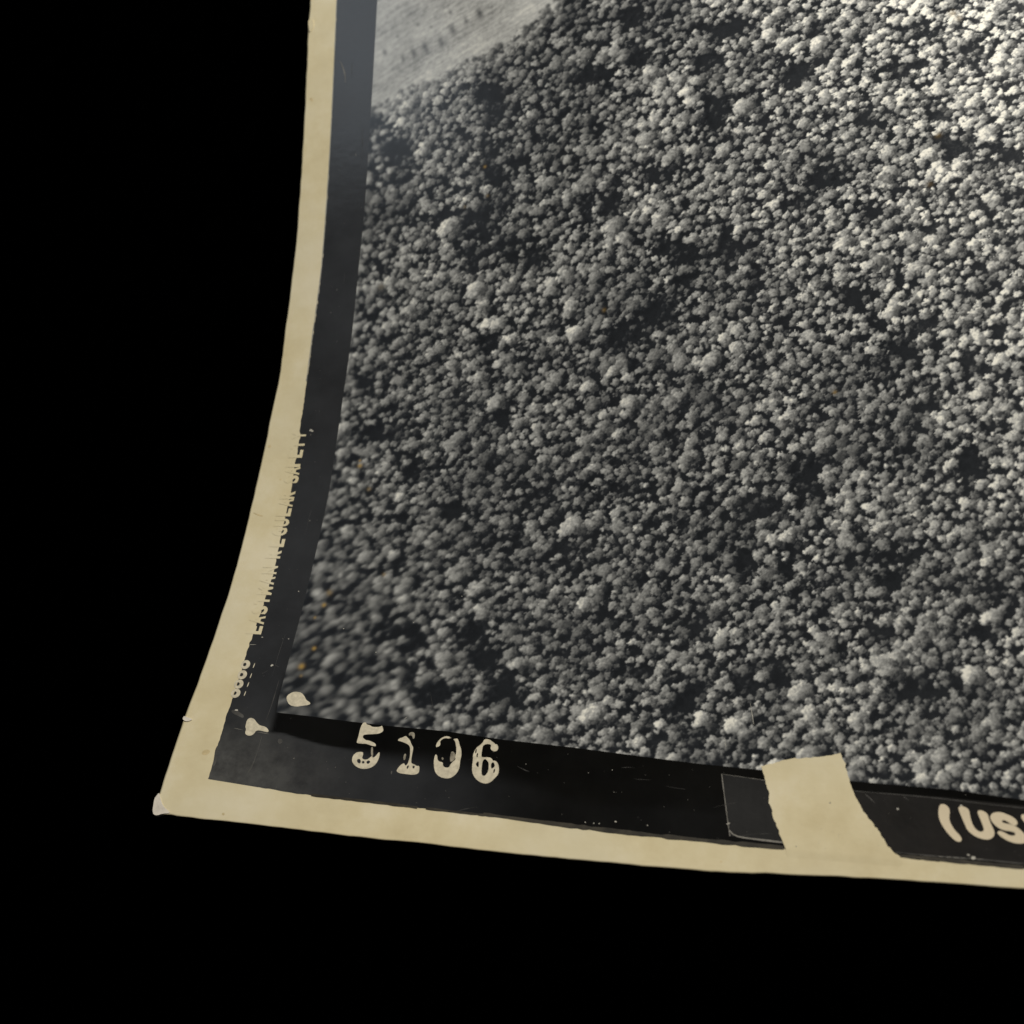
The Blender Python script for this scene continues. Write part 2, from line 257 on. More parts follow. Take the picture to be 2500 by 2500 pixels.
LABEL_LETTERS = [[[96.297, 8.327], [96.417, 8.833], [96.716, 9.002], [97.133, 8.896], [97.429, 8.565], [97.546, 8.197], [97.454, 7.634], [97.482, 7.139], [97.716, 6.594], [98.067, 6.057], [98.534, 5.589], [98.765, 5.234], [98.764, 4.958], [98.529, 4.793], [98.119, 4.893], [97.593, 5.356], [97.006, 6.064], [96.534, 6.845], [96.297, 7.579]], [[98.406, 8.547], [98.555, 8.771], [98.969, 8.82], [99.38, 8.621], [99.613, 8.352], [99.694, 7.676], [99.892, 6.947], [100.178, 6.409], [100.524, 6.12], [100.872, 6.015], [101.136, 6.212], [101.111, 6.516], [100.83, 7.299], [100.575, 7.902], [100.463, 8.328], [100.728, 8.463], [101.195, 8.361], [101.598, 8.01], [101.677, 7.522], [101.929, 6.861], [102.264, 6.146], [102.198, 5.656], [101.905, 5.338], [101.383, 5.189], [100.631, 5.332], [99.937, 5.662], [99.358, 6.184], [99.129, 6.787], [98.783, 7.572]], [[101.767, 7.649], [101.948, 8.087], [102.3, 8.287], [102.939, 8.345], [103.571, 8.129], [104.256, 7.824], [104.649, 7.416], [104.669, 7.052], [104.407, 6.888], [104.009, 7.021], [103.555, 7.365], [103.212, 7.471], [103.008, 7.37], [103.148, 7.163], [103.665, 7.066], [104.351, 6.916], [104.914, 6.519], [105.315, 6.116], [105.634, 5.65], [105.622, 5.169], [105.106, 4.962], [104.422, 4.956], [103.627, 5.185], [102.946, 5.573], [102.55, 5.978], [102.582, 6.162], [102.843, 6.266], [103.244, 6.134], [103.641, 5.881], [104.097, 5.753], [104.443, 5.891], [104.391, 6.131], [103.993, 6.262], [103.247, 6.316], [102.618, 6.59], [102.105, 7.053]], [[105.049, 7.859], [105.095, 8.135], [105.327, 8.237], [105.693, 8.01], [105.906, 7.413], [106.059, 6.695], [105.72, 6.8], [105.446, 7.271], [105.196, 7.562]]]
TORN_POLY = [[76.07, 12.566], [76.423, 12.611], [76.524, 12.714], [76.874, 12.793], [77.071, 12.869], [77.444, 12.896], [77.723, 13.042], [77.982, 13.159], [78.161, 13.174], [78.506, 13.354], [78.762, 13.417], [79.086, 13.465], [79.338, 13.533], [79.658, 13.617], [80.015, 13.718], [80.286, 13.634], [80.552, 13.63], [80.945, 13.72], [81.298, 13.805], [81.521, 13.794], [81.907, 13.775], [82.139, 13.879], [82.442, 13.91], [82.789, 13.913], [83.195, 14.001], [83.386, 14.006], [83.657, 14.105], [84.009, 14.146], [84.266, 14.164], [84.63, 14.317], [85.007, 14.384], [85.283, 14.506], [85.434, 14.156], [85.538, 13.777], [85.735, 13.508], [85.934, 13.206], [85.878, 12.789], [86.017, 12.519], [86.13, 12.262], [86.134, 12.065], [86.259, 11.686], [86.435, 11.275], [86.433, 11.055], [86.539, 10.826], [86.656, 10.532], [86.745, 10.263], [86.91, 9.915], [87.039, 9.555], [87.198, 9.233], [87.363, 9.027], [87.483, 8.765], [87.688, 8.459], [87.785, 8.231], [87.923, 7.967], [88.046, 7.687], [88.279, 7.51], [88.466, 7.284], [88.589, 6.987], [88.762, 6.81], [88.974, 6.661], [89.225, 6.356], [89.344, 6.001], [89.633, 5.878], [89.723, 5.647], [89.962, 5.404], [90.051, 5.082], [90.217, 4.853], [90.391, 4.693], [90.48, 4.51], [90.681, 4.135], [90.82, 3.868], [91.105, 3.731], [91.246, 3.518], [91.394, 3.329], [91.621, 3.115], [91.947, 2.98], [92.201, 2.77], [92.348, 2.465], [92.495, 2.161], [92.355, 1.898], [92.215, 1.635], [91.954, 1.629], [91.693, 1.623], [91.431, 1.617], [91.17, 1.611], [90.908, 1.605], [90.645, 1.599], [90.383, 1.593], [90.12, 1.587], [89.857, 1.581], [89.594, 1.575], [89.33, 1.568], [89.066, 1.562], [88.802, 1.556], [88.537, 1.549], [88.273, 1.543], [88.008, 1.537], [87.743, 1.53], [87.477, 1.524], [87.212, 1.517], [86.946, 1.51], [86.679, 1.504], [86.413, 1.497], [86.146, 1.49], [85.879, 1.484], [85.612, 1.477], [85.341, 1.486], [85.069, 1.494], [84.797, 1.503], [84.525, 1.511], [84.252, 1.52], [83.979, 1.529], [83.706, 1.537], [83.433, 1.546], [83.159, 1.554], [82.885, 1.563], [82.611, 1.571], [82.337, 1.58], [82.062, 1.588], [81.797, 1.598], [81.531, 1.609], [81.266, 1.619], [81.0, 1.629], [80.734, 1.64], [80.467, 1.65], [80.201, 1.66], [79.934, 1.67], [79.666, 1.68], [79.622, 1.962], [79.577, 2.244], [79.532, 2.527], [79.487, 2.81], [79.351, 3.115], [79.214, 3.421], [79.077, 3.728], [78.939, 4.035], [78.8, 4.282], [78.621, 4.582], [78.602, 4.952], [78.435, 5.243], [78.253, 5.487], [78.225, 5.818], [78.039, 6.02], [77.857, 6.364], [77.755, 6.695], [77.683, 6.96], [77.716, 7.226], [77.548, 7.632], [77.382, 7.954], [77.22, 8.155], [77.234, 8.59], [77.21, 8.834], [77.244, 9.344], [77.144, 9.627], [76.949, 9.894], [76.871, 10.265], [76.748, 10.471], [76.7, 10.82], [76.591, 11.097], [76.574, 11.361], [76.428, 11.596], [76.289, 11.993], [76.212, 12.31]]
FILM_EDGES_AND_SHADE = [([[42.693, 4.402], [53.58, 3.83], [61.707, 3.484], [69.075, 3.27], [73.885, 3.114], [79.265, 2.993]], 0.5, 'd'), ([[91.93, 2.903], [96.682, 2.735], [105.225, 2.395]], 0.4, 'd'), ([[4.699, 135.914], [4.688, 133.095], [4.861, 111.473], [4.985, 98.353], [5.142, 87.683], [4.94, 77.071], [5.029, 68.858]], 0.14, 'p'), ([[19.962, 4.839], [22.182, 4.784], [25.207, 4.751], [30.396, 4.645], [34.14, 4.503]], 0.35, 'd'), ([[35.264, 4.497], [38.474, 4.408], [42.712, 4.297]], 0.3, 'd')]
CORNER_POLY = [[-0.262, 2.883], [-0.471, 2.308], [-0.593, 1.988], [-0.388, 0.92], [-0.23, 0.215], [0.09, -0.251], [0.634, -0.303], [1.111, -0.004], [2.313, 0.228], [1.648, 0.627], [1.057, 0.977], [0.474, 1.632], [0.058, 2.311]]
NICKS = [[[-0.691, 13.803], [-0.563, 14.231], [-0.091, 14.059], [0.699, 13.881], [0.692, 13.712], [0.113, 13.433], [-0.341, 13.516]]]
CHIP_POLY = [[-0.277, 130.479], [0.489, 130.472], [0.812, 129.549], [0.617, 128.816], [0.074, 128.091], [-0.228, 129.489]]
STAINS = [[[0.46, 47.026], [1.1, 46.878], [1.752, 46.677], [2.402, 46.477], [2.225, 46.369], [1.492, 46.494], [0.923, 46.77]], [[3.475, 9.192], [3.88, 9.746], [4.695, 9.629], [4.508, 8.998], [3.79, 8.818]], [[8.918, 1.087], [9.276, 1.187], [9.436, 0.862], [9.132, 0.769]], [[0.572, 116.929], [1.088, 116.996], [1.43, 116.252], [0.826, 116.406]], [[0.501, 58.178], [1.003, 58.276], [1.16, 58.007], [0.796, 57.746]], [[72.005, 0.903], [72.234, 1.016], [72.344, 0.832], [72.115, 0.718]], [[3.565, 52.557], [3.801, 52.691], [3.923, 52.419], [3.674, 52.353]]]
SCRATCHES = [([[11.058, 12.423], [11.049, 11.549], [11.126, 10.068], [11.021, 8.823]], 0.1, 'f'), ([[11.065, 9.074], [11.02, 7.841], [10.662, 6.886]], 0.22, 'f'), ([[11.156, 20.775], [11.147, 16.822], [10.946, 14.746]], 0.09, 'f'), ([[6.922, 13.158], [7.485, 13.086], [8.172, 13.001]], 0.07, 's'), ([[10.178, 12.903], [11.887, 12.776]], 0.08, 's'), ([[5.793, 122.539], [6.473, 121.314], [6.876, 120.175], [7.027, 118.646]], 0.16, 's'), ([[74.361, 20.356], [74.696, 18.897], [74.93, 17.643]], 0.08, 'w'), ([[71.5, 15.879], [71.633, 15.221], [71.78, 14.565]], 0.07, 'w'), ([[29.897, 16.379], [30.202, 16.76]], 0.07, 'w'), ([[5.465, 25.828], [6.444, 25.92]], 0.09, 'w'), ([[88.228, 9.732], [88.829, 9.388], [89.314, 8.734]], 0.18, 'f'), ([[92.476, 9.67], [93.063, 9.208]], 0.15, 'f'), ([[84.065, 21.349], [84.334, 18.344], [84.483, 16.36]], 0.05, 's'), ([[32.605, 20.358], [33.493, 18.082]], 0.05, 'f'), ([[8.452, 21.542], [9.175, 22.052]], 0.08, 'f'), ([[10.042, 22.96], [10.595, 22.739]], 0.14, 'f')]
SCUFFS = [[[5.608, 15.712], [6.28, 15.903], [7.138, 15.469], [7.719, 15.14], [7.729, 14.695], [7.049, 14.95], [6.112, 15.246]], [[13.375, 12.144], [13.804, 12.308], [14.169, 11.846], [13.809, 11.442], [13.436, 11.716]], [[5.212, 9.957], [5.484, 10.614], [5.864, 9.025], [5.977, 7.546], [5.596, 7.257], [5.499, 8.488]], [[29.625, 9.058], [29.81, 9.144], [29.852, 8.657], [29.712, 8.61]]]
SPECKS = [(55.531, 4.393, 0.112), (56.596, 4.371, 0.112), (57.252, 4.369, 0.099), (59.213, 4.769, 0.136), (63.121, 4.592, 0.112), (55.118, 10.67, 0.062), (58.044, 11.207, 0.062), (58.574, 8.424, 0.062), (10.575, 34.5, 0.124), (18.516, 29.041, 0.099), (23.92, 25.711, 0.099), (10.921, 27.082, 0.124), (6.405, 15.816, 0.248), (100.015, 3.112, 0.31), (98.763, 8.878, 0.186), (91.866, 8.194, 0.186), (7.137, 60.615, 0.31), (7.441, 60.403, 0.186), (72.76, 5.478, 0.124), (26.137, 55.384, 0.248), (34.691, 34.314, 0.093), (7.04, 27.103, 0.155), (9.554, 22.885, 0.248), (99.501, 3.397, 0.186), (72.575, 5.369, 0.124), (28.421, 30.32, 0.093)]
BLACK_LINE = [[10.917, 12.93], [13.756, 13.072], [15.595, 12.64], [19.193, 11.953], [24.275, 11.458], [28.421, 10.882], [33.72, 10.569], [39.05, 9.697], [45.96, 6.697], [53.682, 3.118]]
FEATURES = {'DARK': [[55.85, 114.76, 1.61, 1.94], [49.0, 113.01, 2.74, 1.83], [33.48, 111.52, 1.48, 3.03], [31.32, 113.01, 1.22, 1.7], [54.74, 121.5, 1.97, 1.83], [39.13, 122.75, 2.03, 1.01], [17.37, 105.35, 2.78, 2.78], [33.09, 101.01, 1.67, 3.67], [37.48, 100.95, 2.31, 0.99], [59.13, 95.4, 2.79, 1.24], [52.74, 92.18, 1.88, 2.2], [48.59, 92.78, 1.27, 2.54], [32.38, 91.59, 0.93, 4.63], [30.99, 86.02, 0.99, 2.64], [37.25, 88.36, 1.17, 2.28], [41.09, 85.37, 1.93, 1.61], [59.75, 74.36, 2.88, 2.7], [63.74, 78.73, 1.49, 1.49], [61.53, 84.09, 2.54, 1.33], [26.33, 93.82, 4.04, 0.94], [13.12, 111.06, 1.13, 1.41], [68.74, 117.25, 3.8, 1.39], [65.79, 112.16, 2.64, 1.38], [78.87, 108.19, 2.67, 2.3], [81.49, 114.39, 0.98, 2.09], [93.14, 106.86, 2.82, 1.29], [101.24, 107.78, 1.74, 1.16], [96.19, 111.51, 2.96, 0.89], [89.11, 98.9, 2.2, 1.04], [97.24, 98.71, 1.59, 1.25], [67.47, 103.67, 1.85, 3.08], [82.68, 91.23, 3.0, 1.73], [79.29, 88.28, 1.62, 1.27], [89.08, 85.53, 1.9, 1.12], [70.47, 82.88, 3.77, 1.65], [63.58, 82.46, 2.1, 1.5], [86.45, 73.55, 2.09, 1.76], [99.64, 93.47, 1.89, 1.56], [105.55, 90.4, 2.71, 1.08], [95.7, 68.72, 2.01, 1.37], [101.67, 72.27, 2.3, 0.63], [14.93, 67.9, 1.48, 1.68], [18.61, 59.52, 3.93, 1.05], [24.68, 53.07, 1.59, 1.91], [37.6, 61.02, 1.13, 1.38], [43.62, 49.03, 2.41, 0.84], [45.84, 47.62, 1.79, 0.83], [47.43, 44.46, 0.82, 1.47], [48.78, 41.3, 2.44, 1.16], [39.84, 42.8, 3.0, 0.6], [30.78, 47.03, 1.55, 1.12], [24.14, 39.7, 1.73, 1.11], [34.09, 72.99, 1.93, 1.61], [50.62, 37.71, 1.15, 1.15], [28.27, 28.62, 3.56, 2.08], [37.12, 29.17, 1.75, 2.33], [39.53, 25.08, 2.28, 1.43], [55.04, 71.47, 3.03, 1.82], [92.29, 65.98, 1.91, 1.44], [90.69, 63.58, 1.49, 0.85], [95.54, 57.69, 1.96, 1.03], [101.2, 62.53, 1.94, 1.43], [62.33, 56.92, 1.27, 1.04], [100.67, 49.57, 1.89, 1.89], [80.29, 50.12, 2.25, 2.04], [81.37, 47.48, 2.76, 1.06], [74.39, 45.6, 2.6, 1.52], [73.0, 38.24, 1.29, 2.25], [79.65, 39.43, 1.47, 1.16], [90.81, 38.5, 2.62, 1.11], [90.57, 35.55, 2.2, 1.1], [66.9, 29.89, 1.71, 1.93], [73.7, 22.8, 1.54, 1.85], [77.81, 23.88, 1.27, 2.54], [89.58, 28.65, 2.07, 0.89], [101.69, 29.31, 2.84, 0.95], [93.29, 21.7, 2.87, 1.24], [99.22, 23.02, 2.35, 0.85], [102.97, 33.89, 2.38, 1.33], [66.01, 19.65, 1.56, 1.46], [33.4, 20.34, 3.43, 1.6], [43.13, 21.02, 2.57, 2.01], [67.62, 21.59, 1.56, 1.56], [60.1, 24.12, 1.61, 1.07], [55.05, 31.84, 1.67, 1.12]], 'BRIGHT': [[23.29, 49.27, 1.08, 1.35], [31.66, 81.14, 1.97, 1.1], [23.91, 40.33, 1.24, 1.1], [49.39, 44.05, 1.99, 1.05], [47.73, 73.03, 1.61, 1.15], [50.05, 64.4, 1.34, 1.1], [36.32, 63.3, 1.64, 0.95], [68.48, 18.09, 1.39, 1.35], [72.7, 17.39, 1.52, 1.4], [63.56, 17.09, 1.04, 1.2], [78.16, 41.59, 1.17, 1.1], [56.38, 61.7, 1.66, 1.0], [69.92, 54.18, 0.73, 1.2], [97.18, 55.88, 0.97, 1.2], [80.65, 21.81, 1.7, 0.95], [100.19, 23.99, 1.69, 1.0], [57.55, 111.87, 1.79, 1.05], [21.12, 104.81, 1.24, 1.05], [45.31, 94.08, 1.09, 1.1], [12.5, 60.36, 1.6, 1.2], [54.92, 18.32, 1.82, 1.15], [33.12, 28.59, 1.29, 1.0], [52.17, 32.98, 1.47, 1.05], [26.74, 91.66, 2.28, 1.05], [32.48, 97.14, 0.93, 1.2], [67.66, 66.94, 1.73, 0.85], [52.81, 88.2, 2.12, 0.8], [74.82, 114.83, 1.49, 1.0], [81.69, 112.29, 1.83, 0.95], [71.26, 104.32, 1.83, 0.9], [63.81, 49.25, 1.24, 0.9], [65.21, 55.49, 1.14, 0.9]], 'STAIN': [[16.06, 54.56, 0.33, 0.9], [15.93, 55.35, 0.2, 0.7], [18.1, 50.79, 0.32, 0.35], [15.2, 34.47, 0.44, 0.4], [14.83, 32.54, 0.31, 0.9], [13.95, 30.54, 0.22, 0.6], [14.94, 25.86, 0.3, 0.9], [13.8, 23.05, 0.42, 1.0], [14.1, 21.64, 0.24, 0.4], [31.88, 101.05, 0.23, 0.7], [32.53, 96.28, 0.27, 0.3], [51.75, 76.06, 0.31, 0.35], [83.97, 60.89, 0.27, 0.5], [22.79, 37.43, 0.31, 0.35], [99.34, 114.39, 0.48, 0.35], [100.12, 113.52, 0.47, 0.25], [97.31, 95.67, 0.45, 0.22], [96.19, 88.59, 0.44, 0.15], [28.9, 95.0, 0.27, 0.2], [15.73, 83.6, 0.55, 0.12]], 'TICK': [[13.72, 122.73, 0.35, 0.64], [17.02, 121.17, 0.28, 0.63], [18.83, 121.91, 0.42, 0.84], [20.86, 122.34, 0.42, 0.84], [23.49, 122.87, 0.49, 1.11], [25.36, 124.63, 0.56, 0.9], [27.58, 125.77, 0.35, 0.55], [29.88, 126.55, 0.55, 0.97], [22.62, 116.37, 0.42, 0.42], [21.68, 125.73, 0.21, 0.21], [15.83, 125.02, 0.21, 0.21], [19.31, 126.53, 0.28, 0.28], [24.86, 127.69, 0.28, 0.35], [15.39, 119.64, 0.21, 0.21]], 'GAIN': [[14.42, 124.56, 0.95], [35.56, 117.64, 0.63], [58.06, 117.12, 0.7], [75.99, 113.96, 0.96], [92.67, 111.06, 1.31], [105.76, 110.17, 1.63], [12.19, 100.89, 0.77], [39.76, 97.08, 0.67], [64.75, 93.35, 0.78], [84.59, 90.33, 1.01], [102.75, 87.61, 1.49], [10.88, 77.3, 0.68], [34.51, 75.19, 0.75], [59.4, 72.58, 0.68], [81.93, 70.06, 0.82], [102.3, 67.76, 1.18], [11.05, 53.81, 0.64], [36.55, 52.99, 0.68], [60.3, 51.76, 0.68], [82.06, 50.39, 0.74], [101.84, 49.08, 1.02], [10.88, 30.91, 0.45], [33.47, 31.65, 0.63], [56.15, 31.84, 0.74], [77.32, 31.69, 0.78], [99.15, 31.34, 1.0], [14.33, 17.36, 0.43], [35.71, 18.78, 0.59], [62.73, 18.28, 0.86], [82.74, 17.31, 0.88], [101.16, 14.41, 1.04]], 'FIELD': [[10.52, 137.8], [3.61, 151.84], [62.71, 154.15], [49.22, 133.93], [44.87, 130.46], [41.49, 125.84], [38.64, 123.25], [34.75, 120.84], [31.45, 119.01], [27.41, 117.64], [22.64, 116.03], [18.46, 115.11], [13.56, 113.53], [8.55, 112.68], [1.9, 126.51]]}

def along(curve, key):                               # curve as function of the other coordinate
    c = np.array(curve); i = 1 if key == 'v' else 0; c = c[np.argsort(c[:, i])]
    return lambda x: np.interp(x, c[:, i], c[:, 1 - i])
EL, EB = along(PAPER_LEFT, 'v'), along(PAPER_BOTTOM, 'u')
ML, MB_ = along(MARGIN_LEFT, 'v'), along(MARGIN_BOTTOM, 'u')
IL, IB = along(IMAGE_LEFT, 'v'), along(IMAGE_BOTTOM, 'u')
rs = np.random.default_rng(3)
def wob(n, amp, seed, k=9):
    r = np.random.default_rng(seed).normal(0, 1, n + 2 * k); g = np.hanning(k); g /= np.linalg.norm(g)
    return amp * np.convolve(r, g, 'same')[k:-k]

# paper sheet: closed thin solid with uneven cut edges
def paper_sheet():
    us = np.r_[np.arange(0, 3, 0.2), np.arange(3, UM + .5, 0.8)]; vs = np.r_[np.arange(0, 3, 0.2), np.arange(3, VM + .5, 0.8)]
    U, V = np.meshgrid(us, vs)
    wl = wob(len(vs), 0.03, 5, 5); wb = wob(len(us), 0.03, 6, 5)
    U2 = U + (EL(V) + wl[:, None]) * np.exp(-U / 2.0); V2 = V + (EB(U) + wb[None, :]) * np.exp(-V / 2.0)
    # slightly rounded, blunted tip
    top = S(U2, V2, 0.0); bot = S(U2, V2, -0.24)
    nr, nc = U.shape; n = nr * nc; f = grid_faces(nr, nc); i = np.arange(n).reshape(nr, nc)
    loop = np.concatenate([i[0, :], i[1:, -1], i[-1, -2::-1], i[-2:0:-1, 0]]); nx = np.roll(loop, -1)
    side = np.stack([loop, loop + n, nx + n, nx], -1)
    o = mesh_np('paper_sheet', np.concatenate([top.reshape(-1, 3), bot.reshape(-1, 3)]), np.concatenate([f, f[:, ::-1] + n, side]), [PAPER, BACK, RIM], photo, True)
    mi = np.r_[np.zeros(len(f)), np.ones(len(f)), np.full(len(side), 2)].astype(np.int32); o.data.polygons.foreach_set('material_index', mi)
    sm = np.r_[np.ones(2 * len(f)), np.zeros(len(side))].astype(bool); o.data.polygons.foreach_set('use_smooth', sm)
    o['label'] = 'cream yellowed paper border and back of the print'
paper_sheet()

# black film margin: two strips along the left and the foot of the picture
def film_margin():
    vs = np.arange(0, 138.01, 0.25); s = np.linspace(0, 1, 30)
    V1_ = np.repeat(vs[:, None], 30, 1); t0 = float(MB_(8.0))
    V1_ = MB_(10.0) + V1_ / 138.0 * (138.0 - MB_(10.0))
    A = ML(V1_) + wob(len(vs), 0.035, 11, 5)[:, None] * (1 - s); B = IL(V1_) + 0.25
    Ua = A + (B - A) * s; Va = V1_ + (MB_(Ua) - MB_(10.0)) * np.exp(-(V1_ - MB_(10.0)) / 4.0)
    us = np.arange(0, 1.0001, 1 / 460.0); r = np.linspace(0, 1, 46)
    Ub = (IL(16.0) + 0.25 + (113 - IL(16.0) - 0.25) * us)[None].repeat(46, 0)
    lo = MB_(Ub) + (wob(461, 0.05, 12, 7) * smooth(8, 20, Ub[0]))[None] * (1 - r[:, None]); hi = IB(Ub) + 0.25
    Vb = lo + (hi - lo) * r[:, None]
    Ub = Ub + (IL(Vb) - IL(16.0)) * np.exp(-(Ub - Ub[0, 0]) / 4.0)
    Pa = S(Ua, Va, 0.012); Pb = S(Ub, Vb, 0.012)
    fa = grid_faces(*Ua.shape); fb = grid_faces(*Ub.shape) + Ua.size
    o = mesh_np('film_margin', np.concatenate([Pa.reshape(-1, 3), Pb.reshape(-1, 3)]), np.concatenate([fa, fb]), MARGIN, photo)
    u = np.r_[Ua.ravel(), Ub.ravel()]; v = np.r_[Va.ravel(), Vb.ravel()]
    # denser black next to the frame edge, and everywhere to the right of the numbers
    line = np.interp(u, [p[0] for p in BLACK_LINE], [p[1] for p in BLACK_LINE])
    wd = 0.2 + np.clip(u - 22, 0, 30) * 0.16; d = smooth(0, 1, (v - line) / (2 * wd) + 0.5) * smooth(11.2, 12.6, u) * (v < 22)
    d = np.maximum(d, smooth(30, 52, u) * (v < 22) * 0.92)
    attr(o, 'blackness', d)
    c = WEAR_CORNER; r = np.hypot((u - c[0]) * 0.55, v - c[1]); attr(o, 'haze_wear', smooth(13, 0.5, r))
    o['label'] = 'black film margin around the picture'

U0, U1, V0, V1, TX = 9.0, 113.0, 8.0, 138.0, 0.09     # printed picture: extent in mm and texel

def vnoise(shape, cell, rng):
    """smooth value noise, cell in texels"""
    h, w = shape
    gh, gw = int(h / cell) + 3, int(w / cell) + 3
    g = rng.random((gh, gw)).astype(np.float32)
    y = np.arange(h) / cell; x = np.arange(w) / cell
    yi = y.astype(int); xi = x.astype(int)
    fy = (y - yi).astype(np.float32); fx = (x - xi).astype(np.float32)
    fy = fy * fy * (3 - 2 * fy); fx = fx * fx * (3 - 2 * fx)
    a = g[yi][:, xi]; b = g[yi][:, xi + 1]; c = g[yi + 1][:, xi]; d = g[yi + 1][:, xi + 1]
    return (a * (1 - fx) + b * fx) * (1 - fy)[:, None] + (c * (1 - fx) + d * fx) * fy[:, None]

def gblur(a, s):
    if s < 0.2: return a
    r = int(s * 2.6) + 1
    k = np.exp(-0.5 * (np.arange(-r, r + 1) / s) ** 2); k = (k / k.sum()).astype(np.float32)
    p = np.pad(a, ((r, r), (0, 0)), 'edge'); o = sum(k[i] * p[i:i + a.shape[0]] for i in range(2 * r + 1))
    p = np.pad(o, ((0, 0), (r, r)), 'edge'); return sum(k[i] * p[:, i:i + a.shape[1]] for i in range(2 * r + 1))

def shift(a, dx, dy):
    """sample a at (x+dx, y+dy), integer, edge clamped"""
    h, w = a.shape
    yi = np.clip(np.arange(h) + dy, 0, h - 1); xi = np.clip(np.arange(w) + dx, 0, w - 1)
    return a[yi][:, xi]

def smooth(e0, e1, x):
    t = np.clip((x - e0) / (e1 - e0), 0, 1); return t * t * (3 - 2 * t)

def in_poly(px, py, poly):
    c = np.zeros(np.shape(px), bool); j = len(poly) - 1
    for i in range(len(poly)):
        xi, yi = poly[i]; xj, yj = poly[j]
        if yi != yj:
            c ^= ((yi > py) != (yj > py)) & (px < (xj - xi) * (py - yi) / (yj - yi) + xi)
        j = i
    return c

def forest(F, seed=7):
    """grey tones of the printed aerial picture: a canopy seen obliquely, painted tree by tree from far to near"""
    rng = np.random.default_rng(seed)
    W = int((U1 - U0) / TX); H = int((V1 - V0) / TX)
    uu = (U0 + np.arange(W) * TX).astype(np.float32); vv = (V1 - np.arange(H) * TX).astype(np.float32)   # row 0 = top
    UU, VV = np.meshgrid(uu, vv)
    tone = np.full((H, W), 0.030, np.float32); hgt = np.zeros((H, W), np.float32)
    tone += 0.03 * vnoise((H, W), 9, rng) * vnoise((H, W), 40, rng)
    # gain map by inverse distance weighting of control points (coarse then upsampled)
    cu = np.linspace(U0, U1, 40); cv = np.linspace(V1, V0, 50); CU, CV = np.meshgrid(cu, cv)
    num = 0; den = 0
    for x, y, g in F['GAIN']:
        w = 1 / ((CU - x) ** 2 + (CV - y) ** 2 + 30) ** 1.5; num = num + w * g; den = den + w
    gc = (num / den).astype(np.float32)
    yi = np.interp(vv[::-1], cv[::-1], np.arange(50)[::-1])[::-1]; xi = np.interp(uu, cu, np.arange(40))
    y0 = np.clip(yi.astype(int), 0, 48); x0 = np.clip(xi.astype(int), 0, 38); fy = (yi - y0)[:, None].astype(np.float32); fx = (xi - x0)[None].astype(np.float32)
    gain = (gc[y0][:, x0] * (1 - fx) + gc[y0][:, x0 + 1] * fx) * (1 - fy) + (gc[y0 + 1][:, x0] * (1 - fx) + gc[y0 + 1][:, x0 + 1] * fx) * fy
    # sphere templates
    T = {}
    for r in range(1, 40):
        n = np.arange(-r, r + 1) / (r + 0.3); X, Y = np.meshgrid(n, -n); q = X * X + Y * Y
        T[r] = (q <= 1.0, X.astype(np.float32), Y.astype(np.float32), np.sqrt(np.clip(1 - q, 0, 1)).astype(np.float32))
    dark = np.array(F['DARK']); field = F['FIELD']
    n1 = vnoise((H, W), 95, rng); n2 = vnoise((H, W), 30, rng)
    trees = []
    # size and spacing vary over the picture: fine canopy to the right, bigger crowns left and at the foot
    def add(us, vs, rs, sd):
        for u, v, r in zip(us, vs, rs):
            trees.append([u, v, r, rng.normal(0.84, sd * 1.15), 0])
    # evenly packed crowns on a jittered hexagonal lattice
    sp = 1.38; rows = np.arange(V0 - 2, V1 + 2, sp * 0.866); pu = []; pv = []
    for i, v in enumerate(rows):
        u = np.arange(U0 - 1, U1 + 1, sp) + (i % 2) * sp / 2
        pu.append(u + rng.normal(0, 0.24, len(u))); pv.append(v + rng.normal(0, 0.24, len(u)))
    pu = np.concatenate(pu); pv = np.concatenate(pv); k = rng.random(len(pu)) > 0.06; pu = pu[k]; pv = pv[k]
    add(pu, pv, np.clip(rng.normal(0.80, 0.20, len(pu)), 0.42, 1.35) * (1.05 - 0.0016 * (pu - 30)), 0.17)
    add(rng.uniform(U0, U1, 300), rng.uniform(V0, V1, 300), 1.0 + 0.6 * rng.random(300) ** 2, 0.15)
    add(rng.uniform(U0, U1, 3600), rng.uniform(V0, V1, 3600), rng.uniform(.28, .48, 3600), 0.25)
    keep = []
    fmask = in_poly(np.array([t[0] for t in trees]), np.array([t[1] for t in trees]), field)
    for t, fm in zip(trees, fmask):
        if fm: continue
        e = ((t[0] - dark[:, 0]) / (dark[:, 2] + 0.15 * t[2])) ** 2 + ((t[1] + 0.5 * t[2] - dark[:, 1]) / (dark[:, 3] + 0.15 * t[2])) ** 2
        m = e.min() * rng.uniform(.65, 1.6)
        if m < 0.6: continue
        if m < 1.5: t[3] *= 0.30 + 0.70 * (m - 0.6) / 0.9; t[2] *= 0.8
        iy = min(max(int((V1 - t[1]) / TX), 0), H - 1); ix = min(max(int((t[0] - U0) / TX), 0), W - 1)
        nz = 0.6 * n1[iy, ix] + 0.4 * n2[iy, ix]
        t[3] *= 0.42 + 1.06 * nz
        keep.append(t)
    # dim lower storey that fills the gaps
    for u, v, r in zip(rng.uniform(U0, U1, 7000), rng.uniform(V0 - 1, V1, 7000), rng.uniform(.35, .8, 7000)):
        if in_poly(np.array([u]), np.array([v]), field)[0]: continue
        e = (((u - dark[:, 0]) / dark[:, 2]) ** 2 + ((v + .4 * r - dark[:, 1]) / dark[:, 3]) ** 2).min()
        keep.append([u, v + 0.9, r, rng.uniform(.2, .5) if e > 1.2 else rng.uniform(.10, .26), -1])
